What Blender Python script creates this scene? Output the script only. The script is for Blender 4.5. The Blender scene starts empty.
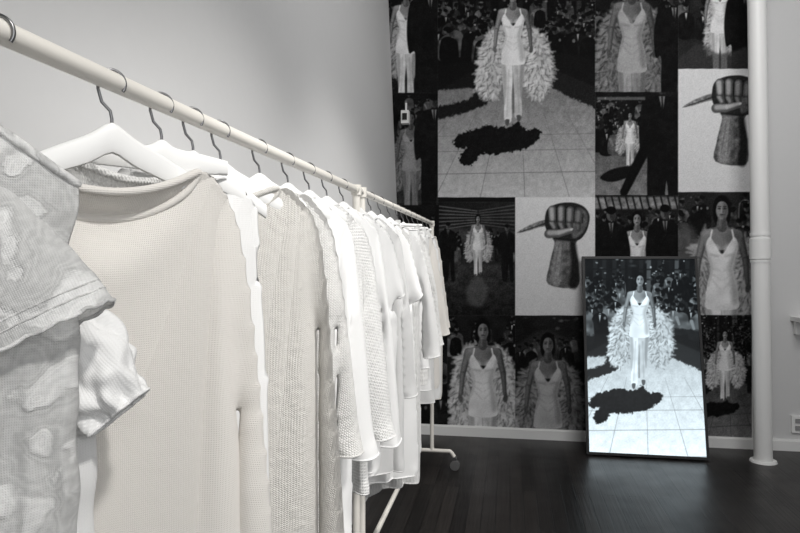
import bpy, math, random, time
import numpy as np
from mathutils import Vector, noise as mn
random.seed(4); rng=np.random.RandomState(7)
scene=bpy.context.scene
scene.view_settings.view_transform='Standard'
EYE=1.37; FL=650.0; CA=.98598; SA=.16683
WALL_Y=5.03

# ------------------------------------------------------------------ materials
def nt(name):
    m=bpy.data.materials.new(name); m.use_nodes=True
    t=m.node_tree; b=t.nodes['Principled BSDF']; return m,t,b
def L(t,a,b): t.links.new(a,b)
def mat(name,col,rough=.6,metal=0,nscale=0,nbump=0,var=0,coat=0):
    m,t,b=nt(name)
    b.inputs['Base Color'].default_value=(*col,1); b.inputs['Roughness'].default_value=rough
    b.inputs['Metallic'].default_value=metal
    if coat: b.inputs['Coat Weight'].default_value=coat
    if nscale:
        tc=t.nodes.new('ShaderNodeTexCoord'); n=t.nodes.new('ShaderNodeTexNoise')
        n.inputs['Scale'].default_value=nscale; n.inputs['Detail'].default_value=6
        L(t,tc.outputs['Object'],n.inputs['Vector'])
        if nbump:
            bp=t.nodes.new('ShaderNodeBump'); bp.inputs['Strength'].default_value=nbump; bp.inputs['Distance'].default_value=.004
            L(t,n.outputs['Fac'],bp.inputs['Height']); L(t,bp.outputs['Normal'],b.inputs['Normal'])
        if var:
            r=t.nodes.new('ShaderNodeMapRange'); r.inputs['To Min'].default_value=1-var; r.inputs['To Max'].default_value=1+var
            mx=t.nodes.new('ShaderNodeVectorMath'); mx.operation='SCALE'; mx.inputs[0].default_value=col
            L(t,n.outputs['Fac'],r.inputs['Value']); L(t,r.outputs['Result'],mx.inputs['Scale']); L(t,mx.outputs[0],b.inputs['Base Color'])
    return m
def cloth(name,col,kind='woven',pitch=.003,strength=.4,var=.05,see=0,trans=.12):
    m,t,b=nt(name)
    b.inputs['Roughness'].default_value=.9; b.inputs['Sheen Weight'].default_value=.25
    b.inputs['Specular IOR Level'].default_value=.2
    uv=t.nodes.new('ShaderNodeUVMap'); uv.uv_map='UVMap'
    sp=t.nodes.new('ShaderNodeSeparateXYZ'); L(t,uv.outputs[0],sp.inputs[0])
    def M(op,a,c=None):
        n=t.nodes.new('ShaderNodeMath'); n.operation=op
        for k,x in enumerate((a,c)):
            if x is None: continue
            if isinstance(x,(int,float)): n.inputs[k].default_value=x
            else: L(t,x,n.inputs[k])
        return n.outputs[0]
    f=2*math.pi/pitch
    nz=t.nodes.new('ShaderNodeTexNoise'); nz.inputs['Scale'].default_value=9; nz.inputs['Detail'].default_value=5
    L(t,uv.outputs[0],nz.inputs['Vector'])
    wob=M('MULTIPLY',nz.outputs['Fac'],8.0)
    su=M('SINE',M('ADD',M('MULTIPLY',sp.outputs[0],f),wob))
    sv=M('SINE',M('ADD',M('MULTIPLY',sp.outputs[1],f*(.8 if kind!='rib' else .5)),M('ADD',M('MULTIPLY',su,1.2),wob)))
    if kind=='rib': h=M('ADD',su,M('MULTIPLY',sv,.35))
    elif kind=='open': h=M('MULTIPLY',M('ABSOLUTE',su),M('ABSOLUTE',sv))
    else: h=M('ADD',su,sv)
    nf=t.nodes.new('ShaderNodeTexNoise'); nf.inputs['Scale'].default_value=60; nf.inputs['Detail'].default_value=6
    L(t,uv.outputs[0],nf.inputs['Vector'])
    h2=M('ADD',M('MULTIPLY',h,.5),M('MULTIPLY',nf.outputs['Fac'],2.2))
    bp=t.nodes.new('ShaderNodeBump'); bp.inputs['Strength'].default_value=strength; bp.inputs['Distance'].default_value=pitch*.5
    L(t,h2,bp.inputs['Height']); L(t,bp.outputs['Normal'],b.inputs['Normal'])
    k={'open':.20,'lace':.08,'embroidery':.0}.get(kind,var)
    r=t.nodes.new('ShaderNodeMapRange'); r.inputs['From Min'].default_value=0 if kind=='open' else -2; r.inputs['From Max'].default_value=1 if kind=='open' else 2
    r.inputs['To Min'].default_value=1-k; r.inputs['To Max'].default_value=1.0
    L(t,h,r.inputs['Value'])
    fac=r.outputs[0]
    if kind in('embroidery','lace'):
        n2=t.nodes.new('ShaderNodeTexNoise'); n2.inputs['Scale'].default_value=22; n2.inputs['Detail'].default_value=5
        L(t,uv.outputs[0],n2.inputs['Vector'])
        vo=t.nodes.new('ShaderNodeTexVoronoi'); vo.inputs['Scale'].default_value=30 if kind=='embroidery' else 75; vo.feature='DISTANCE_TO_EDGE' if kind=='lace' else 'SMOOTH_F1'
        ad=t.nodes.new('ShaderNodeVectorMath'); ad.operation='MULTIPLY_ADD'; ad.inputs[1].default_value=(.05,.05,.05)
        L(t,n2.outputs['Color'],ad.inputs[0]); L(t,uv.outputs[0],ad.inputs[2]); L(t,ad.outputs[0],vo.inputs['Vector'])
        if kind=='embroidery':
            msk=t.nodes.new('ShaderNodeMapRange'); msk.inputs['From Min'].default_value=.30; msk.inputs['From Max'].default_value=.38; L(t,vo.outputs['Distance'],msk.inputs['Value'])
            pet=M('SINE',M('MULTIPLY',vo.outputs['Distance'],60))
            n5=t.nodes.new('ShaderNodeTexNoise'); n5.inputs['Scale'].default_value=110; n5.inputs['Detail'].default_value=3; L(t,uv.outputs[0],n5.inputs['Vector'])
            e=M('ADD',M('MULTIPLY',msk.outputs[0],-.26),M('ADD',M('MULTIPLY',n5.outputs['Fac'],.35),M('MULTIPLY',pet,.05)))
            fac=M('MULTIPLY',fac,M('ADD',e,.84))
            bp2=t.nodes.new('ShaderNodeBump'); bp2.inputs['Strength'].default_value=.7; bp2.inputs['Distance'].default_value=.002; bp2.invert=True
            L(t,msk.outputs[0],bp2.inputs['Height']); L(t,bp.outputs['Normal'],bp2.inputs['Normal']); L(t,bp2.outputs['Normal'],b.inputs['Normal'])
        else:
            r2=t.nodes.new('ShaderNodeMapRange'); r2.inputs['From Min'].default_value=.05; r2.inputs['From Max'].default_value=.3
            r2.inputs['To Min'].default_value=1.0; r2.inputs['To Max'].default_value=.9
            L(t,vo.outputs['Distance'],r2.inputs['Value']); fac=M('MULTIPLY',fac,r2.outputs[0])
    mx=t.nodes.new('ShaderNodeVectorMath'); mx.operation='SCALE'; mx.inputs[0].default_value=col
    L(t,fac,mx.inputs['Scale']); L(t,mx.outputs[0],b.inputs['Base Color'])
    out=t.nodes['Material Output']; last=b.outputs[0]
    tr=t.nodes.new('ShaderNodeBsdfTranslucent'); L(t,mx.outputs[0],tr.inputs['Color'])
    ms=t.nodes.new('ShaderNodeMixShader'); ms.inputs[0].default_value=trans
    L(t,last,ms.inputs[1]); L(t,tr.outputs[0],ms.inputs[2]); last=ms.outputs[0]
    if see:
        tp=t.nodes.new('ShaderNodeBsdfTransparent'); m2=t.nodes.new('ShaderNodeMixShader'); m2.inputs[0].default_value=see
        L(t,last,m2.inputs[1]); L(t,tp.outputs[0],m2.inputs[2]); last=m2.outputs[0]
    L(t,last,out.inputs['Surface'])
    return m

# ------------------------------------------------------------------ mesh builder
class MB:
    def __init__(s): s.v=[]; s.f=[]; s.m=[]; s.uv=[]
    def add(s,vs,fs,mi=0,uvs=None):
        o=len(s.v); s.v+=[tuple(v) for v in vs]
        s.uv+= uvs if uvs else [(v[0]+v[1],v[2]) for v in vs]
        s.f+=[tuple(i+o for i in f) for f in fs]; s.m+=[mi]*len(fs)
    def box(s,c,d,mi=0,bev=0):
        x,y,z=c; a,b,e=[k/2 for k in d]
        vs=[(x+i*a,y+j*b,z+k*e) for k in(-1,1) for j in(-1,1) for i in(-1,1)]
        s.add(vs,[(0,2,3,1),(4,5,7,6),(0,1,5,4),(2,6,7,3),(0,4,6,2),(1,3,7,5)],mi)
    def rings(s,rs,mi=0,cap=True,closed=True,uvs=None):
        n=len(rs[0]); vs=[p for r in rs for p in r]; fs=[]
        for j in range(len(rs)-1):
            for i in range(n if closed else n-1):
                k=(i+1)%n; fs.append((j*n+i,j*n+k,(j+1)*n+k,(j+1)*n+i))
        if cap: fs.append(tuple(range(n))[::-1]); fs.append(tuple((len(rs)-1)*n+i for i in range(n)))
        s.add(vs,fs,mi,uvs)
    def tube(s,pts,r,mi=0,seg=10,cap=True,loop=False):
        P=[Vector(p) for p in pts]; n=len(P); R=r if isinstance(r,(list,tuple)) else [r]*n
        rs=[]; up=None
        for i in range(n):
            if loop: t=(P[(i+1)%n]-P[i-1])
            else: t=P[min(i+1,n-1)]-P[max(i-1,0)]
            if t.length<1e-7: t=Vector((0,0,1))
            t.normalize()
            if up is None:
                up=Vector((0,0,1)) if abs(t.z)<.9 else Vector((1,0,0))
            a=(up-t*up.dot(t)).normalized(); b=t.cross(a); up=a
            rs.append([P[i]+(a*math.cos(q)+b*math.sin(q))*R[i] for q in [2*math.pi*k/seg for k in range(seg)]])
        if loop: rs.append(rs[0]); cap=False
        s.rings(rs,mi,cap)
    def obj(s,name,mats,smooth=True,angle=None,subsurf=0):
        me=bpy.data.meshes.new(name); me.from_pydata(s.v,[],s.f); 
        for m in mats: me.materials.append(m)
        me.polygons.foreach_set('material_index',s.m)
        if smooth: me.polygons.foreach_set('use_smooth',[True]*len(s.f))
        ul=me.uv_layers.new(name='UVMap'); li=np.empty(len(me.loops),dtype=np.int32); me.loops.foreach_get('vertex_index',li)
        ul.data.foreach_set('uv',np.array(s.uv,dtype=np.float32)[li].ravel())
        me.update()
        o=bpy.data.objects.new(name,me); scene.collection.objects.link(o)
        if angle:
            bpy.context.view_layer.objects.active=o; o.select_set(True)
            bpy.ops.object.shade_smooth_by_angle(angle=math.radians(angle)); o.select_set(False)
        if subsurf:
            md=o.modifiers.new('smooth','SUBSURF'); md.levels=subsurf; md.render_levels=subsurf
        return o
def spline(P,n):
    P=[np.array(p,float) for p in P]; out=[]
    Q=[2*P[0]-P[1]]+P+[2*P[-1]-P[-2]]
    for k in range(n):
        x=k/(n-1)*(len(P)-1); i=min(int(x),len(P)-2); t=x-i
        a,b,c,d=Q[i:i+4]
        out.append(.5*((2*b)+(c-a)*t+(2*a-5*b+4*c-d)*t*t+(3*b-a-3*c+d)*t**3))
    return out
def sst(a,b,x):
    x=min(max((x-a)/(b-a),0),1); return x*x*(3-2*x)

# ------------------------------------------------------------------ clothes rack
RX,RZ=-.5,1.595
m_rail=mat('cream_powder_coat',(.84,.81,.75),.35)
m_rub=mat('grey_rubber',(.12,.12,.12),.6); m_steel=mat('steel',(.45,.45,.46),.28,1)
m_hang=mat('white_hanger_wood',(.84,.84,.83),.4); m_hook=mat('hook_steel',(.22,.22,.225),.3,1)
class Fr:
    def __init__(s,y,th,soff=0): s.y=y; s.c=math.cos(math.radians(th)); s.s=math.sin(math.radians(th)); s.o=soff
    def __call__(s,a,n,z): a=a+s.o; return (RX+a*s.c+n*s.s, s.y+a*s.s-n*s.c, z)
def hanger(fr,hw,drop=.08,clip=False,hl=.062):
    b=MB(); f=Fr(0,0); f.y=fr.y;f.c=fr.c;f.s=fr.s;f.o=0
    R=.0165; P=[]
    for k in range(22):
        a=math.radians(-35+ (215)*k/21); P.append((R*math.cos(a),R*math.sin(a)))
    pts=[f(x,0,RZ-.0015+z) for x,z in P]
    pts+= [f(-.0165,0,RZ-.012),f(-.012,0,RZ-.028),f(-.002,0,RZ-.038),f(0,0,RZ-.048),f(0,0,RZ-hl-.013)]
    b.tube(pts,.0021,1,10)
    zc=RZ-hl
    if clip:
        b.tube([f(-hw,0,zc-.012),f(hw,0,zc-.012)],.0075,0,12)
        b.box(f(0,0,zc-.006),(.02,.02,.03),0)
        for s in(-1,1):
            x,y,z=f(s*hw*.8,0,zc-.03); b.box((x,y,z),(.022,.022,.045),0)
    else:
        n=41; rs=[]
        for i in range(n):
            s=-1+2*i/(n-1); a=abs(s)
            zt=zc-drop*(a**1.25)+.010*math.exp(-(s/.12)**2); th=.030*(1-.55*a)+.010; dp=.007*(1-.2*a)
            nn=.012*(s*s)*-1
            ring=[]
            for k in range(12):
                q=2*math.pi*k/12; cq,sq=math.cos(q),math.sin(q)
                ring.append(f(s*hw,nn+dp*math.copysign(abs(cq)**.6,cq),zt-th/2+th/2*math.copysign(abs(sq)**.6,sq)))
            rs.append(ring)
        b.rings(rs,0)
    b.obj('clothes_hanger',[m_hang,m_hook],True,angle=50)

C_emb=cloth('embroidered_organza',(.94,.94,.93),'embroidery',.002,.4,see=.08,trans=.3)
C_swt=cloth('cream_fine_knit',(.84,.81,.765),'woven',.0023,.45,var=.035)
C_knit=cloth('cream_chunky_knit',(.91,.885,.835),'open',.0060,.9)
C_cro=cloth('ivory_crochet',(.92,.91,.885),'open',.0085,.8)
C_wht=cloth('white_cotton',(.92,.92,.915),'woven',.0016,.15,var=.01)
C_wht2=cloth('white_linen',(.89,.89,.885),'woven',.0025,.25,var=.02)
C_lace=cloth('white_lace',(.92,.918,.905),'lace',.006,.5)
C_gry=cloth('pale_grey_linen',(.76,.76,.755),'woven',.0025,.3,var=.04)
C_rib=cloth('white_rib_knit',(.89,.885,.87),'rib',.009,.6,var=.06)
C_str=cloth('grey_pinstripe',(.72,.72,.71),'rib',.016,.3,var=.15)

# ------------------------------------------------------------------ draped garments (flat pattern pieces sewn and let fall under gravity)
SIMS=[]
def pattern(hw,nw,drop,dip,hb,hem,zc,zb,arm,sl):
    R=[]
    for k in range(9):
        s=nw*k/8; R.append(((s,zc-dip*math.sqrt(max(0,1-(s/nw)**2))),'neck'))
    R[-1]=((nw,zc),'shoulder')
    if sl:
        Ls,wt,wc,al=sl; ca,sa=math.cos(al),math.sin(al); tip=(hw,zc-drop)
        R.append((tip,'side'))
        R.append(((tip[0]+.035*ca+.006,tip[1]-.035*sa+.010),'side'))
        R.append(((tip[0]+Ls*ca,tip[1]-Ls*sa),'cuff'))
        R.append(((tip[0]+Ls*ca-wc*sa,tip[1]-Ls*sa-wc*ca),'side'))
        R.append(((hb,zc-drop-arm),'side'))
    else:
        R.append(((hw,zc-drop),'side')); R.append(((hw-.01,zc-drop-arm*.5),'side')); R.append(((hb,zc-drop-arm),'side'))
    R.append(((hem,zb),'hem'))
    Lf=[((-p[0],p[1]),t) for p,t in R]
    full=[]
    for (p,t) in R: full.append((p,t))
    rev=Lf[::-1]
    for i,(p,t) in enumerate(rev[:-1]):
        nt_=rev[i+1][1] ; full.append((p,nt_))
    return full
def poly_query(P,pts):
    n=len(P); X=pts[:,0];Y=pts[:,1]; best=np.full(len(pts),1e9); bi=np.zeros(len(pts),int); bp=np.zeros_like(pts); ins=np.zeros(len(pts),bool)
    for i in range(n):
        ax,ay=P[i][0]; bx,by=P[(i+1)%n][0]; ex,ey=bx-ax,by-ay; q=ex*ex+ey*ey+1e-12
        t=np.clip(((X-ax)*ex+(Y-ay)*ey)/q,0,1); cx,cy=ax+t*ex,ay+t*ey; d=(X-cx)**2+(Y-cy)**2
        if P[i][1] in('neck','hem','cuff'): d=d*1.0001+1e-9
        m=d<best; best[m]=d[m]; bi[m]=i; bp[m]=np.stack([cx,cy],1)[m]
        if abs(ey)>1e-9: ins^=((ay>Y)!=(by>Y))&(X<(Y-ay)*ex/ey+ax)
    return ins,np.sqrt(best),bi,bp
def drape(name,fr,m,hw=.17,nw=.08,drop=.075,dipf=.06,dipb=.015,hb=None,hem=.22,zc=1.525,zb=.8,arm=.20,sl=None,cell=.012,seed=0,rim=.004,cuffr=.003,bend=.5,depth=.03,clip=False,hgw=None,hdrop=None,shrink=-.02,mass=.3,extra=None,hl=.062,hang=True,sm=3):
    hb=hb or hw+.03
    layers=[]
    ext=max(hw,hem,hb)+(sl[0]*math.cos(sl[3])+.05 if sl else .02)
    nx=int(ext/cell)+2; z1=zc+.02; nzz=int((z1-zb)/cell)+4
    gx=(np.arange(-nx,nx+1))*cell; gz=z1-np.arange(nzz)*cell
    cxm,czm=np.meshgrid((gx[:-1]+gx[1:])/2,(gz[:-1]+gz[1:])/2); cc=np.stack([cxm.ravel(),czm.ravel()],1)
    vxm,vzm=np.meshgrid(gx,gz); vv=np.stack([vxm.ravel(),vzm.ravel()],1)
    for dip in(dipf,dipb):
        P=pattern(hw,nw,drop,dip,hb,hem,zc,zb,arm,sl)
        ins,_,_,_=poly_query(P,cc); C=ins.reshape(cxm.shape)
        cnt=np.zeros(vxm.shape,int); cnt[:-1,:-1]+=C; cnt[1:,:-1]+=C; cnt[:-1,1:]+=C; cnt[1:,1:]+=C
        _,d,bi,bp=poly_query(P,vv); used=(cnt>0).ravel(); bd=(cnt>0).ravel()&(cnt<4).ravel()
        pos=vv.copy(); pos[bd]=bp[bd]
        Wn=vxm.shape[1]; ec={}
        for j,i in zip(*np.nonzero(C)):
            a=j*Wn+i; q4=(a,a+1,a+Wn+1,a+Wn)
            for k in range(4):
                e=(q4[k],q4[(k+1)%4]); e=e if e[0]<e[1] else e[::-1]; ec[e]=ec.get(e,0)+1
        E=np.array(list(ec.keys())); cN=np.array(list(ec.values()))
        EB=E[cN==1]; corner=np.zeros(len(vv),bool)
        for (p_,t_) in P:
            if t_ in('cuff','hem') or (abs(abs(p_[0])-hem)<1e-6) : 
                k=np.argmin(np.where(bd,np.hypot(pos[:,0]-p_[0],pos[:,1]-p_[1]),9)); corner[k]=True; pos[k]=p_
        for it in range(8):
            acc=np.zeros_like(pos); n_=np.zeros(len(vv))
            np.add.at(acc,EB[:,0],pos[EB[:,1]]); np.add.at(acc,EB[:,1],pos[EB[:,0]]); np.add.at(n_,EB[:,0],1); np.add.at(n_,EB[:,1],1)
            mB=bd&(n_>0)&~corner; avg=acc[mB]/n_[mB][:,None]; new=pos[mB]*.4+avg*.6
            _,_,_,q_=poly_query(P,new); pos[mB]=q_
            acc=np.zeros_like(pos); n_=np.zeros(len(vv))
            np.add.at(acc,E[:,0],pos[E[:,1]]); np.add.at(acc,E[:,1],pos[E[:,0]]); np.add.at(n_,E[:,0],1); np.add.at(n_,E[:,1],1)
            mI=used&~bd&(n_>0); pos[mI]=pos[mI]*.5+acc[mI]/n_[mI][:,None]*.5
        _,d,bi,_=poly_query(P,pos)
        ty=[P[k][1] for k in bi]; layers.append((C,used,bd,pos,ty,d))
    W_=len(gx); verts=[]; uvs=[]; pins=[]; kind=[]; idx=[{},{}]
    (CF,uF,bF,pF,tF,dF),(CB,uB,bB,pB,tB,dB)=layers
    SW=('shoulder','side')
    for k in range(len(vv)):
        sF=uF[k] and bF[k] and tF[k] in SW; sB=uB[k] and bB[k] and tB[k] in SW
        if sF and sB:
            s,z=pF[k]; idx[0][k]=idx[1][k]=len(verts); verts.append(fr(s,0,z)); uvs.append((s,z)); pins.append(1.0 if (tF[k]=='shoulder' or clip and z>zc-.02) else 0); kind.append('s')
        else:
            for l,(u,b_,p,t,d) in enumerate(((uF,bF,pF,tF,dF),(uB,bB,pB,tB,dB))):
                if u[k]:
                    s,z=p[k]; dd=0 if b_[k] and t[k] in SW else min(1,d[k]/.05) if t[k] in SW else 1
                    lowf=min(1,max(0,(zc-z)/.15))
                    n=(1 if l==0 else -1)*(.006+depth*dd*(.25+.75*lowf))+.006*mn.noise(Vector((s*9,z*5,seed+l*7)))*lowf
                    idx[l][k]=len(verts); verts.append(fr(s,n,z)); uvs.append((s+l*.9,z)); pins.append(1.0 if b_[k] and (t[k]=='shoulder' or (t[k]=='neck' and clip)) else 0); kind.append(t[k] if b_[k] else '')
    faces=[]
    for l,C in enumerate((CF,CB)):
        for j,i in zip(*np.nonzero(C)):
            a=j*W_+i; q=[idx[l].get(a),idx[l].get(a+1),idx[l].get(a+W_+1),idx[l].get(a+W_)]
            if None in q: continue
            if l==0: q=q[::-1]
            faces.append(tuple(q))
    me=bpy.data.meshes.new(name+'_pattern'); me.from_pydata(verts,[],faces); me.update()
    o=bpy.data.objects.new(name+'_pattern',me); scene.collection.objects.link(o)
    vg=o.vertex_groups.new(name='pin'); vg.add([i for i,p in enumerate(pins) if p>0],1.0,'REPLACE')
    md=o.modifiers.new('cloth','CLOTH'); st=md.settings
    st.quality=5; st.mass=mass; st.tension_stiffness=15; st.compression_stiffness=12; st.shear_stiffness=4; st.bending_stiffness=bend
    st.tension_damping=8; st.compression_damping=8; st.shear_damping=8; st.bending_damping=.8; st.air_damping=3
    st.vertex_group_mass='pin'; st.shrink_min=shrink
    md.collision_settings.use_collision=False; md.collision_settings.use_self_collision=False
    md.point_cache.frame_start=1; md.point_cache.frame_end=80
    SIMS.append(dict(o=o,name=name,m=m,uvs=uvs,faces=faces,kind=kind,rim=rim,cuffr=cuffr,extra=extra,fr=fr,sm=sm,pins=pins))
    if hang: hanger(fr,hgw or (hw*.97 if not clip else hw*1.02),hdrop or drop*1.0,clip,hl)
def finish_sims(frames=48):
    t0=time.time()
    for f in range(1,frames+1): scene.frame_set(f)
    dg=bpy.context.evaluated_depsgraph_get()
    res=[]
    for S in SIMS:
        ev=S['o'].evaluated_get(dg); n=len(ev.data.vertices); co=np.empty(n*3,dtype=np.float32); ev.data.vertices.foreach_get('co',co); res.append(co.reshape(-1,3).copy())
    print('SIM time',time.time()-t0,'verts',sum(len(r) for r in res))
    for S,co in zip(SIMS,res):
        me=S['o'].data; bpy.data.objects.remove(S['o']); bpy.data.meshes.remove(me)
        if not np.isfinite(co).all() : print('BAD SIM',S['name'])
        ec={}
        for f in S['faces']:
            for i in range(4):
                e=(min(f[i],f[(i+1)%4]),max(f[i],f[(i+1)%4])); ec[e]=ec.get(e,0)+1
        E=np.array(list(ec.keys())); cN=np.array(list(ec.values())); EB=E[cN==1]; isb=np.zeros(len(co),bool); isb[EB.ravel()]=True
        pin=np.array(S['pins'])>0
        # seam edges: smooth the sewn seams along themselves as well
        isS=np.array([k=='s' for k in S['kind']]); ES=E[isS[E[:,0]]&isS[E[:,1]]]
        for it in range(S['sm']):
            def avg(EE):
                a=np.zeros((len(co),3)); n_=np.zeros(len(co)); np.add.at(a,EE[:,0],co[EE[:,1]]); np.add.at(a,EE[:,1],co[EE[:,0]]); np.add.at(n_,EE[:,0],1); np.add.at(n_,EE[:,1],1); return a,n_
            a,n_=avg(E); ab,nb_=avg(EB); as_,ns_=avg(ES)
            new=co.copy().astype(float); mi=~isb&~isS&(n_>0); new[mi]=co[mi]*.5+a[mi]/n_[mi][:,None]*.5
            mb=isb&(nb_>0); new[mb]=co[mb]*.5+ab[mb]/nb_[mb][:,None]*.5
            ms=isS&~isb&~pin&(ns_>=2); new[ms]=co[ms]*.35+as_[ms]/ns_[ms][:,None]*.65
            co=new.astype(np.float32)
        b=MB(); b.add([tuple(map(float,c)) for c in co],S['faces'],0,S['uvs'])
        nb={}
        for e,c in ec.items():
            if c==1: nb.setdefault(e[0],[]).append(e[1]); nb.setdefault(e[1],[]).append(e[0])
        seen=set()
        for s0 in list(nb):
            if s0 in seen: continue
            loop=[s0]; seen.add(s0); cur=s0
            while True:
                nx_=[x for x in nb[cur] if x not in seen]
                if not nx_: break
                cur=nx_[0]; seen.add(cur); loop.append(cur)
            if len(loop)<8: continue
            ks=[S['kind'][i] for i in loop]; r_=S['rim'] if ks.count('neck')>len(ks)*.4 else S['cuffr']
            if r_>0:
                P=[Vector(co[i]) for i in loop]; Q=[(P[i-1]+P[i]*2+P[(i+1)%len(P)])/4 for i in range(len(P))]
                b.tube(Q,r_,0,8,loop=True)
        if S['extra']: S['extra'](b,S['fr'],co)
        b.obj(S['name'],[S['m']],True,subsurf=1)
    scene.frame_set(1)

def garment(name,fr,m,hw=.18,hem=.2,length=.68,drop=.085,nw=.08,dipf=.06,dipb=.02,zc=1.525,db=.045,amp=.012,wr=.006,sleeves=(),seed=0,rim=.004,hemrim=.003,NU=132,NV=84,lams=(.075,.045),hang=True,hemw=.006,hgw=None,hdrop=None,hl=.062):
    b=MB(); r=random.Random(seed); ph=[r.uniform(0,6.28) for _ in range(8)]; rows=[]; uvs=[]
    for j in range(NV+1):
        v=j/NV; ring=[]
        for i in range(NU):
            q=2*math.pi*i/NU; cx,sx=math.cos(q),math.sin(q); cc=math.copysign(abs(cx)**.85,cx)
            s0=hw*cc; w=hw*(1-.06*sst(0,.12,v)*(1-sst(.12,.3,v)))+(hem-hw)*sst(.1,1,v)
            s=w*cc
            zt=zc-drop*(abs(s0)/hw)**1.15
            if abs(s0)<nw:
                k=math.sqrt(1-(s0/nw)**2); zt-= (dipf if sx>0 else dipb)*k**.9
            zb=1.5-length+hemw*math.sin(s*40+ph[0])+hemw*.7*mn.noise(Vector((s*9,seed,0)))
            z=zt+(zb-zt)*v
            d=.012+.012*(1-abs(cc))+(db-.012)*sst(0,.35,v)
            sg=1 if sx>=0 else -1
            n=d*math.copysign(abs(sx)**.7,sx)
            e=v**.75*sst(0,.15,abs(sx))
            nzv=mn.noise(Vector((s*3,z*1.6+seed,sg*3)))
            fd=0
            for k,lm in enumerate(lams):
                fd+=math.sin(2*math.pi*s/lm+ph[k+1+(2 if sg<0 else 0)]+2.6*nzv+(v*1.3*math.sin(ph[5])))*(1 if k==0 else .5)
            fd=(1-abs(fd)*.5)*1.2-.6 if seed%2 else fd
            n+=amp*e*fd
            n+=wr*mn.noise(Vector((s*16,z*11,seed*1.7+sg)))*(.3+.7*min(1,v*3)) + wr*.5*mn.noise(Vector((s*38,z*24,seed+sg*2)))
            s+=(.6*amp*mn.noise(Vector((n*4,z*5,seed)))*v*2 + wr*.8*mn.noise(Vector((0,z*18,seed))))*abs(cc)
            ring.append(fr(s,n,z)); uvs.append((s0*1.0+(.9 if sg<0 else 0),z))
        rows.append(ring)
    b.rings(rows,0,cap=False,uvs=uvs)
    if rim: b.tube([p for p in rows[0]][::2],rim,0,8,loop=True)
    if hemrim: b.tube([p for p in rows[-1]][::2],hemrim,0,6,loop=True)
    for S in sleeves:
        P=spline(S['p'],44); R=spline([(x,y) for x,y in S['r']],44); rs=[]; su=[]; acc=0
        for k in range(44):
            a=P[max(k-1,0)];c2=P[min(k+1,43)]; t=Vector(c2-a).normalized(); e1=Vector((t.z,0,-t.x)); 
            if k: acc+=float(np.linalg.norm(P[k]-P[k-1]))
            e1.normalize(); e2=t.cross(e1).normalized(); tt=k/43
            ring=[]
            for i in range(72):
                q=2*math.pi*i/72; ca,sa=math.cos(q),math.sin(q)
                f=1+S.get('w',.10)*(mn.noise(Vector((ca*1.8,sa*1.8,tt*4+seed)))+.6*mn.noise(Vector((ca*4,sa*4,tt*6+seed*2))))*(.4+.6*tt)
                if S.get('pleat'): f+=S['pleat']*math.sin(q*11+tt*2)*math.sin(math.pi*min(1,tt*.6+.4))
                p=Vector(P[k])+e1*ca*R[k][0]*f+e2*sa*R[k][1]*f
                if S.get('scallop') and tt>.9: p=p+t*S['scallop']*abs(math.sin(q*9))*(tt-.9)/.1
                ring.append(fr(*p)); su.append((ca*R[k][0]+2.1+(.5 if sa>0 else 0),-acc))
            rs.append(ring)
        b.rings(rs,S.get('m',0),cap=False,uvs=su)
        b.tube(rs[-1][::1],S.get('rim',.003),S.get('m',0),6,loop=True)
        if S.get('seam'):
            for q in (38,40): b.tube([p for p in rs[q]][::2],.0010,S.get('m',0),6,loop=True)
    o=b.obj(name,[m])
    if hang: hanger(fr,hgw or hw*.92,hdrop or drop*.92,False,hl)
    return o
fr=Fr(.565,22,-.075)
garment('embroidered_blouse',fr,C_emb,hw=.150,hem=.150,length=.66,drop=.10,nw=.05,dipf=.04,amp=.016,db=.030,seed=3,zc=1.545,hgw=.060,hdrop=.045,hl=.112,
  sleeves=[dict(p=[(.004,0,1.455),(.045,.0,1.405),(.078,.006,1.345),(.108,.012,1.288)],r=[(.035,.012),(.066,.032),(.076,.038),(.088,.044)],w=.08,seam=1,rim=.0020,scallop=.0025),
           dict(p=[(-.085,0,1.445),(-.145,0,1.36),(-.17,.004,1.27)],r=[(.05,.022),(.07,.032),(.08,.04)],w=.07)])
fr=Fr(.655,30,-.07)
garment('puff_sleeve_blouse',fr,C_wht2,hw=.11,hem=.10,length=.6,drop=.13,nw=.06,amp=.014,seed=5,db=.03,zc=1.44,hang=False,
  sleeves=[dict(p=[(.06,0,1.31),(.085,.01,1.275),(.110,.02,1.235),(.138,.03,1.200)],r=[(.02,.015),(.044,.034),(.048,.038),(.034,.028)],w=.45,pleat=.07,rim=.002)])

A6=math.radians(62)
drape('cream_knit_sweater',Fr(.755,48,-.01),C_swt,hw=.170,nw=.132,drop=.05,dipf=.060,dipb=.012,hb=.200,hem=.205,zc=1.505,zb=.80,arm=.19,sl=(.56,.15,.085,math.radians(76)),cell=.010,seed=2,rim=.006,cuffr=.004,bend=8,mass=.5,hdrop=.085,sm=7)
drape('lace_camisole',Fr(.875,50,-.03),C_lace,hw=.11,nw=.095,drop=.01,dipf=.04,hb=.12,hem=.14,zc=1.515,zb=.95,arm=.12,cell=.014,seed=8,rim=.006)
drape('ivory_v_neck_top',Fr(.97,50,-.02),C_wht2,hw=.14,drop=.07,hb=.145,hem=.155,zb=.88,cell=.014,seed=9)
drape('cream_open_knit_sweater',Fr(1.07,48,.005),C_knit,hw=.180,nw=.12,drop=.055,dipf=.05,hb=.20,hem=.20,zc=1.515,zb=.72,arm=.19,sl=(.66,.14,.08,math.radians(76)),cell=.011,seed=4,rim=.006,cuffr=.004,bend=8,mass=.5,hdrop=.08,sm=7)
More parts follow.
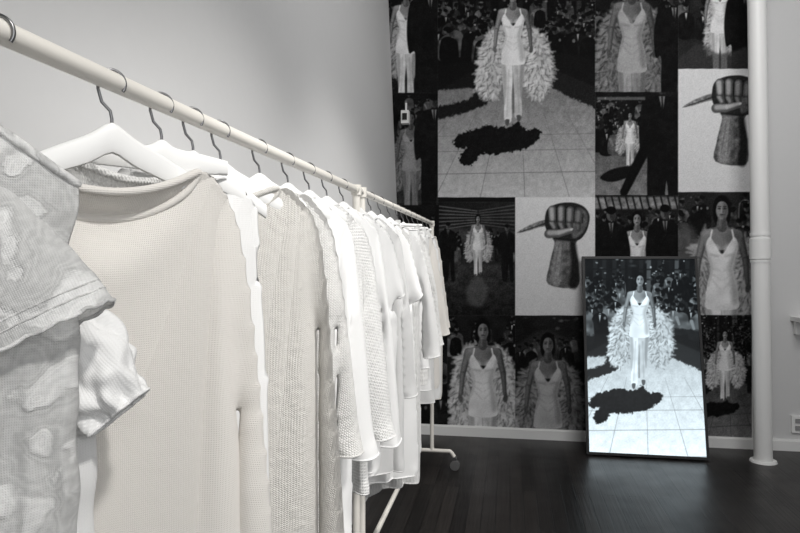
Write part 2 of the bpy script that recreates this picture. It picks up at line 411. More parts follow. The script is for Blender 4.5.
drape('ivory_crochet_top',Fr(1.25,50),C_cro,hw=.17,nw=.10,drop=.07,hem=.21,zb=.72,sl=(.5,.13,.09,math.radians(72)),cell=.013,seed=6,rim=.006,bend=4,mass=.4,sm=5)
drape('white_blouse',Fr(1.42,50),C_wht,hw=.175,hem=.26,zb=.74,sl=(.55,.14,.10,A6),cell=.0115,seed=7)
drape('white_lace_blouse',Fr(1.58,48),C_lace,hw=.17,hem=.24,zb=.78,sl=(.55,.14,.09,A6),cell=.012,seed=12)
drape('white_gathered_blouse',Fr(1.74,48),C_wht,hw=.18,hem=.28,zb=.78,sl=(.60,.16,.12,A6),cell=.0115,seed=11)
drape('white_t_shirt',Fr(1.92,50),C_wht2,hw=.18,hem=.25,zb=.82,sl=(.20,.16,.15,A6),cell=.0125,seed=14)
drape('pale_grey_shirt',Fr(2.12,50),C_gry,hw=.18,hem=.25,zb=.66,sl=(.55,.14,.10,A6),cell=.0125,seed=13)
drape('white_tunic',Fr(2.32,50),C_wht2,hw=.17,hem=.27,zb=.58,sl=(.22,.15,.15,A6),cell=.014,seed=16)
drape('pinstripe_dress',Fr(2.5,50),C_str,hw=.165,hem=.26,zb=.50,sl=(.2,.15,.14,A6),cell=.014,seed=15)
drape('pale_grey_dress',Fr(2.7,48),C_gry,hw=.155,hem=.23,zb=.56,sl=(.5,.13,.1,A6),cell=.015,seed=18)
drape('white_skirt',Fr(2.9,50),C_wht2,hw=.14,nw=.12,drop=.002,dipf=.001,dipb=.001,hb=.15,hem=.22,zc=1.5,zb=.88,cell=.015,seed=17,clip=True)
drape('white_cardigan',Fr(3.05,50),C_rib,hw=.145,hem=.18,zb=.78,sl=(.5,.13,.09,A6),cell=.015,seed=19,bend=2)
drape('white_trousers',Fr(3.22,48),C_wht,hw=.12,nw=.10,drop=.002,dipf=.001,dipb=.001,hb=.13,hem=.16,zc=1.5,zb=.72,cell=.015,seed=21,clip=True)
drape('pale_grey_trousers',Fr(3.4,48),C_gry,hw=.115,nw=.095,drop=.002,dipf=.001,dipb=.001,hb=.12,hem=.16,zc=1.5,zb=.62,cell=.015,seed=20,clip=True)
drape('ivory_coat',Fr(3.6,50),C_swt,hw=.115,hem=.155,zb=.66,sl=(.5,.11,.09,math.radians(76)),cell=.015,seed=22,bend=2)
drape('ivory_long_dress',Fr(3.82,50),C_wht2,hw=.10,hem=.14,zb=.56,sl=(.5,.10,.08,math.radians(78)),cell=.015,seed=23)
drape('cream_long_jacket',Fr(4.0,50),C_swt,hw=.09,hem=.12,zb=.52,sl=(.5,.09,.08,math.radians(80)),cell=.015,seed=24,bend=2)
finish_sims(42)

# ------------------------------------------------------------------ room
m_wall=mat('plaster_grey',(.63,.63,.63),.85,nscale=30,nbump=.05,var=.015)
m_white=mat('white_paint',(.83,.83,.82),.45)
m_ceil=mat('ceiling_paint',(.30,.30,.30),.9)
def floor_mat():
    m,t,b=nt('dark_stained_boards')
    tc=t.nodes.new('ShaderNodeTexCoord'); mp=t.nodes.new('ShaderNodeMapping'); mp.inputs['Rotation'].default_value=(0,0,math.radians(90))
    L(t,tc.outputs['Object'],mp.inputs['Vector'])
    br=t.nodes.new('ShaderNodeTexBrick'); br.inputs['Scale'].default_value=1; br.inputs['Brick Width'].default_value=1.3; br.inputs['Row Height'].default_value=.075
    br.inputs['Mortar Size'].default_value=.0020; br.inputs['Color1'].default_value=(.008,.0072,.007,1); br.inputs['Color2'].default_value=(.023,.020,.0185,1); br.inputs['Mortar'].default_value=(.001,.001,.001,1)
    L(t,mp.outputs[0],br.inputs['Vector'])
    m2=t.nodes.new('ShaderNodeMapping'); m2.inputs['Scale'].default_value=(2,50,2); L(t,mp.outputs[0],m2.inputs['Vector'])
    n=t.nodes.new('ShaderNodeTexNoise'); n.inputs['Scale'].default_value=1.5; n.inputs['Detail'].default_value=8; L(t,m2.outputs[0],n.inputs['Vector'])
    r=t.nodes.new('ShaderNodeMapRange'); r.inputs['To Min'].default_value=.3; r.inputs['To Max'].default_value=1.8; L(t,n.outputs['Fac'],r.inputs['Value'])
    v=t.nodes.new('ShaderNodeVectorMath'); v.operation='SCALE'; L(t,br.outputs['Color'],v.inputs[0]); L(t,r.outputs[0],v.inputs['Scale']); L(t,v.outputs[0],b.inputs['Base Color'])
    n3=t.nodes.new('ShaderNodeTexNoise'); n3.inputs['Scale'].default_value=5; L(t,tc.outputs['Object'],n3.inputs['Vector'])
    r3=t.nodes.new('ShaderNodeMapRange'); r3.inputs['To Min'].default_value=.25; r3.inputs['To Max'].default_value=.45; L(t,n3.outputs['Fac'],r3.inputs['Value']); L(t,r3.outputs[0],b.inputs['Roughness'])
    bp=t.nodes.new('ShaderNodeBump'); bp.inputs['Strength'].default_value=.5; bp.inputs['Distance'].default_value=.003
    ad=t.nodes.new('ShaderNodeMath'); ad.operation='SUBTRACT'; L(t,n.outputs['Fac'],ad.inputs[0]); L(t,br.outputs['Fac'],ad.inputs[1])
    L(t,ad.outputs[0],bp.inputs['Height']); L(t,bp.outputs['Normal'],b.inputs['Normal'])
    b.inputs['Specular IOR Level'].default_value=.35
    return m
b=MB(); b.box((1.1,2,-.05),(4.6,7,.1)); b.obj('floor',[floor_mat()],False)
b=MB(); b.box((1.1,2,3.95),(4.6,7,.1)); b.obj('ceiling',[m_ceil],False)
b=MB(); b.box((1.1,WALL_Y+.05,1.95),(4.6,.1,3.9)); b.obj('wall_back',[m_wall],False)
b=MB(); b.box((3.35,2,1.95),(.1,7,3.9)); b.obj('wall_right',[m_wall],False)
b=MB()
def wx(z): return -.80-.042*z
b.add([(wx(0),-1.5,0),(wx(0),WALL_Y,0),(wx(3.9),WALL_Y,3.9),(wx(3.9),-1.5,3.9),(-1.15,-1.5,0),(-1.15,WALL_Y,0),(-1.15,WALL_Y,3.9),(-1.15,-1.5,3.9)],
      [(0,1,2,3),(4,7,6,5),(3,2,6,7),(0,4,5,1),(0,3,7,4),(1,5,6,2)])
b.obj('wall_left',[m_wall],False)
b=MB(); b.box((1.1,WALL_Y-.012,.035),(4.4,.024,.07)); b.box((1.1,WALL_Y-.008,.074),(4.4,.016,.010)); b.obj('baseboard_back',[m_white],False)
b=MB(); b.box((2.28,WALL_Y-.1,.94),(.62,.2,.03)); b.box((2.28,WALL_Y-.02,.88),(.58,.04,.10)); b.obj('wall_shelf',[m_white],False)
b=MB(); b.box((2.01,WALL_Y-.008,.19),(.075,.016,.12)); b.box((2.01,WALL_Y-.018,.215),(.03,.01,.03),1); b.box((2.01,WALL_Y-.018,.165),(.03,.01,.03),1); b.obj('wall_outlet',[m_white,mat('outlet_grey',(.3,.3,.3))],False)
b=MB()
px0,pxt=1.68,1.635
def pp(z): return (px0+(pxt-px0)*z/3.4,4.72,z)
b.tube([pp(z) for z in (0,.5,1,2,3,3.9)],.057,0,32)
b.tube([pp(0),pp(.012)],[.085,.080],0,32)
b.tube([pp(1.36),pp(1.365),pp(1.50),pp(1.505)],[.058,.065,.065,.058],0,32)
for z in (1.34,1.52): b.tube([pp(z),pp(z+.018)],.062,0,32)
b.tube([pp(3.2),pp(3.205),pp(3.30),pp(3.305)],[.058,.065,.065,.058],0,32)
b.obj('white_column_pipe',[m_white],True,angle=40)
b=MB(); b.box((-.80,WALL_Y-.05,2.46),(.06,.07,.10)); b.box((-.80,WALL_Y-.09,2.46),(.035,.012,.05),1); b.tube([(-.80,WALL_Y-.02,2.51),(-.80,WALL_Y-.02,2.58)],.008,0); b.obj('wall_sensor',[m_white,mat('black_plastic',(.01,.01,.01),.3)],False)

b=MB()
b.tube([(RX,.15,RZ),(RX,2.085,RZ)],.0125,0,24); b.tube([(RX,2.085,RZ),(RX,4.22,RZ)],.0125,0,24)
b.tube([(RX,2.06,RZ),(RX,2.12,RZ)],.0150,0,24)
for y in(.2,2.09,2.17,4.2):
    b.tube([(RX,y,RZ),(RX,y,.12)],.0125,0,20)
    b.tube([(RX,y,RZ-.018),(RX,y,RZ+.016)],.017,0,20)
    P=spline([(RX-.22,y,.085),(RX-.19,y,.118),(RX-.1,y,.12),(RX+.08,y,.12),(RX+.12,y,.118),(RX+.145,y,.085)],16)
    b.tube(P,.0125,0,16)
    for x in(RX-.22,RX+.145):
        b.tube([(x,y,.095),(x,y,.062)],.008,2,12)
        b.tube([(x,y-.012,.068),(x,y+.012,.068)],.016,2,14)
        for d in(-.013,.013):
            P=[(x+.004,y+d+q,.032) for q in(-.007,-.0065,.0065,.007)]; b.tube(P,[.026,.031,.031,.026],1,22)
        b.box((x+.002,y,.045),(.012,.006,.04),2)
b.tube([(RX-.1,.2,.12),(RX-.1,2.09,.12)],.0125,0,16); b.tube([(RX-.1,2.17,.12),(RX-.1,4.2,.12)],.0125,0,16)
b.obj('clothes_rack',[m_rail,m_rub,m_steel],True,angle=50)

# ------------------------------------------------------------------ art painter (values -> colour attribute on a fine grid)
class Art:
    def __init__(s,x0,y0,x1,y1,S):
        s.x0,s.y0,s.x1,s.y1,s.S=x0,y0,x1,y1,S
        s.W=int((x1-x0)*S); s.H=int((y1-y0)*S); s.A=np.zeros((s.H,s.W)); s.clip=(x0,y0,x1,y1)
        s.N={k:s.mk(k) for k in (1,2,4,8,20)}
    def mk(s,k):
        gw=int((s.x1-s.x0)/k)+3; gh=int((s.y1-s.y0)/k)+3; g=rng.rand(gh,gw)
        X=np.arange(s.W)/s.S/k; Y=np.arange(s.H)/s.S/k; xi=X.astype(int); yi=Y.astype(int); fx=X-xi; fy=(Y-yi)[:,None]
        fx=fx*fx*(3-2*fx); fy=fy*fy*(3-2*fy)
        a=g[yi][:,xi]; b_=g[yi][:,xi+1]; c=g[yi+1][:,xi]; d=g[yi+1][:,xi+1]
        return (a*(1-fx)+b_*fx)*(1-fy)+(c*(1-fx)+d*fx)*fy
    def win(s,a,b_,c,d):
        a=max(a,s.clip[0]);b_=max(b_,s.clip[1]);c=min(c,s.clip[2]);d=min(d,s.clip[3])
        i0=max(int((a-s.x0)*s.S),0);i1=min(int((c-s.x0)*s.S)+1,s.W);j0=max(int((b_-s.y0)*s.S),0);j1=min(int((d-s.y0)*s.S)+1,s.H)
        if i1<=i0 or j1<=j0: return None
        X,Y=np.meshgrid(s.x0+(np.arange(i0,i1)+.5)/s.S,s.y0+(np.arange(j0,j1)+.5)/s.S)
        return slice(j0,j1),slice(i0,i1),X,Y
    def put(s,w,d,val,soft,op=1):
        a=np.clip(.5-d/(2*soft),0,1); a=a*a*(3-2*a)*op
        v=val(w) if callable(val) else val
        s.A[w[0],w[1]]=s.A[w[0],w[1]]*(1-a)+v*a
    def poly(s,P,val,soft=.5,smooth=True,rough=0,op=1,rk=2):
        if smooth:
            n=len(P); Q=[]
            for i in range(n):
                a,b_,c,d=[np.array(P[(i+k)%n],float) for k in(-1,0,1,2)]
                for t in (0,.25,.5,.75): Q.append(.5*((2*b_)+(c-a)*t+(2*a-5*b_+4*c-d)*t*t+(3*b_-a-3*c+d)*t**3))
            P=Q
        P=np.array(P,float); m=soft+rough+2
        w=s.win(P[:,0].min()-m,P[:,1].min()-m,P[:,0].max()+m,P[:,1].max()+m)
        if w is None: return
        X,Y=w[2],w[3]; D=np.full(X.shape,1e9); ins=np.zeros(X.shape,bool)
        for i in range(len(P)):
            ax,ay=P[i]; bx,by=P[(i+1)%len(P)]; ex,ey=bx-ax,by-ay; q=ex*ex+ey*ey+1e-9
            t=np.clip(((X-ax)*ex+(Y-ay)*ey)/q,0,1); D=np.minimum(D,(X-ax-t*ex)**2+(Y-ay-t*ey)**2)
            c=((ay>Y)!=(by>Y)); 
            if abs(ey)>1e-9: ins^=c&(X<(Y-ay)*ex/ey+ax)
        D=np.sqrt(D); D[ins]*=-1
        if rough: D=D+(s.N[rk][w[0],w[1]]-.5)*2*rough+(s.N[1][w[0],w[1]]-.5)*rough
        s.put(w,D,val,soft,op)
    def ell(s,cx,cy,rx,ry,val,rot=0,soft=.5,op=1,rough=0):
        r=max(rx,ry)+soft+2; w=s.win(cx-r,cy-r,cx+r,cy+r)
        if w is None: return
        c,n=math.cos(rot),math.sin(rot); X=w[2]-cx; Y=w[3]-cy; x=X*c+Y*n; y=-X*n+Y*c
        k=np.sqrt((x/rx)**2+(y/ry)**2); D=(k-1)*min(rx,ry)
        if rough: D=D+(s.N[2][w[0],w[1]]-.5)*2*rough
        s.put(w,D,val,soft,op)
    def cap(s,p,q,r0,r1,val,soft=.5,op=1):
        r=max(r0,r1)+soft+1; w=s.win(min(p[0],q[0])-r,min(p[1],q[1])-r,max(p[0],q[0])+r,max(p[1],q[1])+r)
        if w is None: return
        ex,ey=q[0]-p[0],q[1]-p[1]; t=np.clip(((w[2]-p[0])*ex+(w[3]-p[1])*ey)/(ex*ex+ey*ey+1e-9),0,1)
        D=np.sqrt((w[2]-p[0]-t*ex)**2+(w[3]-p[1]-t*ey)**2)-(r0+(r1-r0)*t); s.put(w,D,val,soft,op)
    def rect(s,a,b_,c,d,val,soft=.35,op=1): s.poly([(a,b_),(c,b_),(c,d),(a,d)],val,soft,False,op=op)
    def shade(s,lo,hi,k=4,k2=1,mix=.35):
        return lambda w: lo+(hi-lo)*((1-mix)*s.N[k][w[0],w[1]]+mix*s.N[k2][w[0],w[1]])
    def grad(s,y0,v0,y1,v1,nz=.05):
        return lambda w: v0+(v1-v0)*np.clip((w[3]-y0)/(y1-y0),0,1)+(s.N[4][w[0],w[1]]-.5)*nz+(s.N[1][w[0],w[1]]-.5)*nz

def crowd(c,x0,y0,x1,y1,sz,n,lo=.02,hi=.34,seed=1):
    r=random.Random(seed)
    for k in range(n):
        y=y0+(y1-y0)*(k/n); x=r.uniform(x0,x1); z=sz*(.65+.5*(k/n))*r.uniform(.8,1.2); b_=r.choice([lo,lo,lo*1.5,.10,.18,.3,hi*.9]); so=max(.5,z*.12)
        tl=r.uniform(-.3,.3)*z
        c.poly([(x-z*1.3,y+z*5),(x-z*1.35,y+z*2.2),(x-z*1.0,y+z*1.3),(x-z*.3,y+z*.9),(x+z*.3,y+z*.9),(x+z*1.05,y+z*1.35),(x+z*1.3,y+z*2.4),(x+z*1.2,y+z*5)],lambda w:b_*(.6+.8*c.N[4][w[0],w[1]]),so)
        c.cap((x-z*.9,y+z*1.9),(x-z*.5+tl,y+z*3.2),z*.3,z*.22,b_*1.5+.02,so)
        hd=r.uniform(hi*.55,hi*1.2)
        c.ell(x+tl*.3,y,z*.40,z*.56,hd,r.uniform(-.3,.3),so*.7); c.ell(x+tl*.3+z*.15,y+z*.05,z*.25,z*.45,hd*.55,0,so); c.ell(x+tl*.3-z*.05,y-z*.32,z*.46,z*.34,lo,r.uniform(-.4,.4),so*.7)
        if r.random()<.35: c.poly([(x-z*.18,y+z*1.0),(x+z*.18,y+z*1.0),(x,y+z*2.2)],hi*1.8,so*.6,False)
        if r.random()<.3: c.ell(x+z*.8,y+z*1.5,z*.2,z*.25,hi*1.2,0,so*.7)
def lights(c,x0,y0,x1,y1,n,seed,val=.75,sz=1.0):
    r=random.Random(seed)
    for k in range(n):
        x,y=r.uniform(x0,x1),r.uniform(y0,y1); c.ell(x,y,r.uniform(.4,1.6)*sz,r.uniform(.4,1)*sz,r.uniform(val*.4,val),0,.7*sz)
def man(c,cx,top,H,v=.02,skin=.4,back=False):
    T=lambda p:(cx+p[0]*H,top+p[1]*H)
    c.poly([T(p) for p in[(-.03,.13),(-.12,.17),(-.145,.25),(-.155,.38),(-.14,.52),(-.10,.52),(-.10,.75),(-.08,1),(.0,1),(.03,.7),(.06,1),(.12,1),(.11,.75),(.11,.52),(.14,.5),(.155,.36),(.13,.22),(.11,.17),(.03,.13)]],lambda w:v+c.N[4][w[0],w[1]]*.06,.7)
    c.ell(*T((0,.07)),.036*H,.052*H,skin,0,.6); c.ell(*T((.012,.075)),.022*H,.045*H,skin*.55,0,.8); c.ell(*T((0,.035)),.04*H,.032*H,v,0,.6)
    c.poly([T((-.02,.135)),T((.02,.135)),T((.004,.25))],.5,.5,False); c.cap(T((0,.14)),T((.003,.24)),.005*H,.006*H,.05)
def inside(p,P):
    r=False
    for i in range(len(P)):
        a=P[i-1];b_=P[i]
        if (a[1]>p[1])!=(b_[1]>p[1]) and p[0]<(b_[0]-a[0])*(p[1]-a[1])/(b_[1]-a[1])+a[0]: r=not r
    return r
def furlobe(c,P,fv,H,ax,seed):
    r=random.Random(seed); lo,hi=fv; so=max(.6,.008*H)
    c.poly(P,c.shade(lo*.75,lo*1.2,4,1,.4),so*2.2,rough=.015*H)
    xs_=[p[0] for p in P]; ys=[p[1] for p in P]; x0,x1,y0,y1=min(xs_),max(xs_),min(ys),max(ys)
    n=int(110+min(H,200)*2.2); k=0; pts=[]
    while len(pts)<n and k<n*6:
        k+=1; p=(r.uniform(x0,x1),r.uniform(y0,y1))
        if inside(p,P): pts.append(p)
    pts.sort(key=lambda p:-p[1])
    mx,my=sum(xs_)/len(xs_),sum(ys)/len(ys)
    for p in pts:
        dx,dy=(p[0]-mx)/(x1-x0+1),(p[1]-my)/(y1-y0+1); a=math.atan2(dy+.35,dx*1.6)+r.uniform(-.9,.9); l=H*r.uniform(.015,.042)
        big=.5+.5*mn.noise(Vector((p[0]*18/H,p[1]*18/H,seed)))
        lit=(.15+.4*r.random()+.55*big)*(1-.35*(p[0]-mx)/(x1-x0+1)); v=lo+(hi-lo)*min(1.05,lit)
        q=(p[0]+math.cos(a)*l,p[1]+math.sin(a)*l)
        c.cap(p,q,.009*H+.15,.004*H+.1,v,max(.6,.008*H),.6)
        if r.random()<.35: c.cap((p[0]+.01*H,p[1]+.012*H),(q[0]+.008*H,q[1]+.01*H),.004*H,.002*H,lo*.45,max(.5,.006*H),.5)
def walker(c,cx,top,H,fur=True,dress=.95,skin=.55,furv=(.55,.95),stride=.02,lean=0,pants=True,furw=1,hair=.03,furlen=1,fy=0,seed=0):
    def T(p): return (cx+(p[0]+lean*p[1])*H,top+p[1]*H)
    so=max(.4,.004*H)
    c.poly([T(p) for p in[(-.025,.0),(-.042,.03),(-.046,.08),(-.038,.12),(-.02,.14),(.02,.14),(.038,.12),(.044,.08),(.040,.03),(.024,.0),(0,-.010)]],hair,so*1.3)
    if fur:
        fl=furlen
        for sg in(-1,1):
            k=sg*furw; v=1+.06*sg
            P=[(k*.07,.235+fy),(k*.13,.24+fy),(k*.20*v,.30+fy),(k*.245*v,.41+fy),(k*.265*v,.55*fl+fy),(k*.25,.68*fl+fy),(k*.19,.76*fl+fy),(k*.12,.73*fl+fy),(k*.07,.62*fl+fy),(k*.055,.4+fy)]
            furlobe(c,[T(p) for p in P],furv,H,sg,seed+sg+5)
    for sg in(-1,1):
        m=.8 if sg>0 else 1
        A0,A1,A2=T((sg*.087,.185)),T((sg*.118,.315)),T((sg*.128,.43))
        for (s_,e_,ra,rb) in((A0,A1,.021,.016),(A1,A2,.0155,.011)):
            c.cap(s_,e_,ra*H,rb*H,skin*.62*m,so); c.cap((s_[0]-.004*H,s_[1]),(e_[0]-.004*H,e_[1]),ra*.6*H,rb*.6*H,skin*1.05*m,so*2.2,.9)
        c.ell(*T((sg*.13,.455)),.013*H,.024*H,skin*.75*m,sg*.2,so)
    lv=dress if pants else skin
    for sg in (1,-1):
        st=sg*stride; fw=0 if sg<0 else -.03; dk=.86 if sg>0 else 1
        P=[(sg*.076,.47),(sg*.080,.56),(sg*.066+st*.3,.70+fw),(sg*.050+st*.6,.82+fw),(sg*.052+st*.5,.955+fw),(sg*.002+st*.5,.965+fw),(sg*.010,.78),(-sg*.004,.54)]
        c.poly([T(p) for p in P],lambda w:lv*dk*(.86+.14*c.N[4][w[0],w[1]]),so)
        c.poly([T((sg*.078,.50)),T((sg*.080,.58)),T((sg*.066+st*.3,.70+fw)),T((sg*.05+st*.6,.85+fw)),T((sg*.045,.7)),T((sg*.055,.55))],lv*.65*dk,so*2.5,op=.8)
        c.cap(T((sg*.03,.60)),T((sg*.035+st*.4,.93+fw)),.005*H,.004*H,lv*.75*dk,so*2,.7)
        c.poly([T((sg*.015+st*.5,.955+fw)),T((sg*.045+st*.5,.955+fw)),T((sg*.042+st*.5,.99+fw)),T((sg*.024+st*.5,.997+fw))],skin*.6,so)
    c.cap(T((-.002,.56)),T((.004,.90)),.002*H,.007*H,.3,so*1.5,.5)
    c.poly([T(p) for p in[(-.022,.12),(-.03,.15),(-.085,.165),(-.103,.19),(-.09,.22),(-.07,.26),(.07,.26),(.09,.22),(.103,.19),(.085,.165),(.03,.15),(.022,.12)]],skin,so)
    c.ell(*T((.06,.20)),.045*H,.03*H,skin*.7,0,so*5,.7); c.ell(*T((-.07,.178)),.025*H,.012*H,skin*1.25,0,so*3,.7)
    c.cap(T((0,.08)),T((0,.152)),.020*H,.024*H,skin*.62,so); c.cap(T((-.010,.11)),T((-.012,.15)),.007*H,.008*H,skin*.95,so*2,.8)
    c.poly([T(p) for p in[(-.062,.20),(-.080,.24),(-.070,.30),(-.056,.36),(-.074,.44),(-.080,.50),(-.074,.56),(.074,.56),(.080,.50),(.074,.44),(.056,.36),(.070,.30),(.080,.24),(.062,.20),(.035,.235),(0,.285),(-.035,.235)]],lambda w:dress*(.88+.12*c.N[8][w[0],w[1]]),so)
    c.poly([T(p) for p in[(.080,.235),(.070,.30),(.056,.36),(.074,.44),(.080,.52),(.052,.53),(.040,.42),(.030,.35),(.048,.29)]],dress*.68,so*4,op=.8)
    c.poly([T(p) for p in[(-.080,.245),(-.070,.30),(-.056,.36),(-.072,.44),(-.064,.44),(-.045,.36),(-.058,.30)]],dress*.75,so*2,op=.7)
    for sg in(-1,1):
        c.cap(T((sg*.050,.165)),T((sg*.060,.215)),.004*H,.004*H,dress,so)
        c.ell(*T((sg*.038,.262)),.026*H,.022*H,dress*1.03,0,so*4,.6); c.cap(T((sg*.055,.288)),T((sg*.018,.296)),.004*H,.004*H,dress*.68,so*2.5,.7)
        for q in range(3): c.cap(T((sg*.05,.355+.03*q)),T((sg*.008,.37+.045*q)),.003*H,.002*H,dress*.76,so*2,.6)
    c.ell(*T((0,.064)),.031*H,.048*H,skin*1.08,0,so)
    c.poly([T((.006,.03)),T((.029,.045)),T((.030,.075)),T((.016,.108)),T((.004,.11)),T((.010,.075))],skin*.66,so*2.5,op=.85)
    c.poly([T(p) for p in[(-.033,.075),(-.037,.035),(-.022,.006),(0,-.003),(.022,.006),(.037,.035),(.034,.075),(.028,.045),(.014,.026),(-.008,.022),(-.025,.038)]],hair,so)
    if H>45:
        for sg in(-1,1):
            c.ell(*T((sg*.0130,.058)),.0080*H,.0042*H,.13,0,so*1.0,.9); c.cap(T((sg*.006,.048)),T((sg*.021,.047)),.0016*H,.0012*H,.10,so*.9)
        c.cap(T((.004,.058)),T((.005,.075)),.0022*H,.0040*H,skin*.6,so*1.2,.8); c.cap(T((-.003,.055)),T((-.002,.074)),.002*H,.003*H,skin*1.35,so*1.2,.7)
        c.ell(*T((0,.089)),.0100*H,.0042*H,.2,0,so*.9); c.ell(*T((0,.099)),.009*H,.002*H,skin*.7,0,so)
        if H>150: c.ell(*T((0,.0935)),.007*H,.0016*H,.5,0,so*.6,.6)
    if H>130:
        for sg in(-1,1): c.cap(T((sg*.012,.152)),T((sg*.05,.160)),.002*H,.001*H,skin*.55,so*1.3,.8)
def runway(c,rect,cx,top,H,g0,g1,seed,fl=.55,chi=.34):
    x0,y0,x1,y1=rect; c.clip=rect; foot=top+H
    c.rect(x0-2,y0-2,x1+2,y1+2,lambda w:.01+.04*c.N[8][w[0],w[1]])
    hz=top+fl*H*.55
    # street building bays and windows behind the crowd
    r=random.Random(seed)
    for k in range(14):
        x=x0+(x1-x0)*(k+.5)/14+r.uniform(-2,2); c.rect(x-H*.018,y0-2,x+H*.018,hz,r.choice([.07,.12,.22,.34]),.8,.8)
    for k in range(3): c.cap((x0,y0+H*(.06+.09*k)),(x1,y0+H*(.05+.09*k)),H*.006,H*.006,.04,.8,.9)
    lights(c,x0,y0,x1,y0+H*.28,34,seed+2,.85,H/110); lights(c,x0,y0,x1,y0+H*.5,24,seed+3,.3,H/60)
    crowd(c,x0,y0+H*.16,cx-H*.16,hz+H*.05,H*.042,44,.015,chi,seed); crowd(c,cx+H*.14,y0+H*.12,x1,hz+H*.03,H*.042,48,.015,chi,seed+1)
    c.poly([(x0-9,y1+9),(x0-9,foot-H*.22),(x0+(cx-x0)*.35,foot-H*.36),(cx-H*.1,foot-H*.50),(cx+H*.1,foot-H*.5),(cx+(x1-cx)*.45,foot-H*.42),(x1+9,foot-H*.25),(x1+9,y1+9)],c.grad(foot-H*.45,g0,y1,g1,.07),1.2,False)
    c.poly([(x0-9,foot-.40*H),(x0+(cx-x0)*.5,foot-.46*H),(cx-.1*H,foot-.34*H),(cx-.2*H,foot-.15*H),(x0-9,foot-.04*H),(x0-9,foot-.12*H),(cx-.32*H,foot-.19*H),(cx-.3*H,foot-.27*H),(x0-9,foot-.26*H)],.05,1.2,rough=1,op=.92)
    c.poly([(x1+9,foot-.42*H),(x1-(x1-cx)*.5,foot-.52*H),(cx+.14*H,foot-.36*H),(cx+.3*H,foot-.26*H),(x1-4,foot-.14*H),(x1+9,foot-.08*H)],.06,1.2,rough=1,op=.88)
    for k,yy in enumerate((.06,.17,.33,.55)):
        c.cap((x0-5,foot+yy*H+2),(x1+5,foot+yy*H-1),.2+.08*k,.2+.08*k,g1*.5,.5,.7)
    for k in(-3,-2,-1,0,1,2,3):
        c.cap((cx+H*(.06+.16*k),foot-.1*H),(cx+H*(.10+.42*k),foot+.9*H),.12,.45,g1*.5,.5,.7)
    def T(p): return (cx+p[0]*H,foot+p[1]*H)
    c.poly([T(p) for p in[(.03,-.03),(-.02,.0),(-.10,.01),(-.18,-.005),(-.26,.02),(-.36,.05),(-.42,.11),(-.40,.16),(-.33,.155),(-.36,.19),(-.385,.235),(-.36,.28),(-.31,.285),(-.27,.255),(-.22,.20),(-.12,.205),(-.02,.185),(.06,.17),(.14,.13),(.20,.06),(.17,.02),(.10,.03),(.06,.0)]],lambda w:.03+.05*c.N[2][w[0],w[1]],1,rough=.010*H)
    walker(c,cx,top,H,seed=seed,fy=.055,furw=1.03)
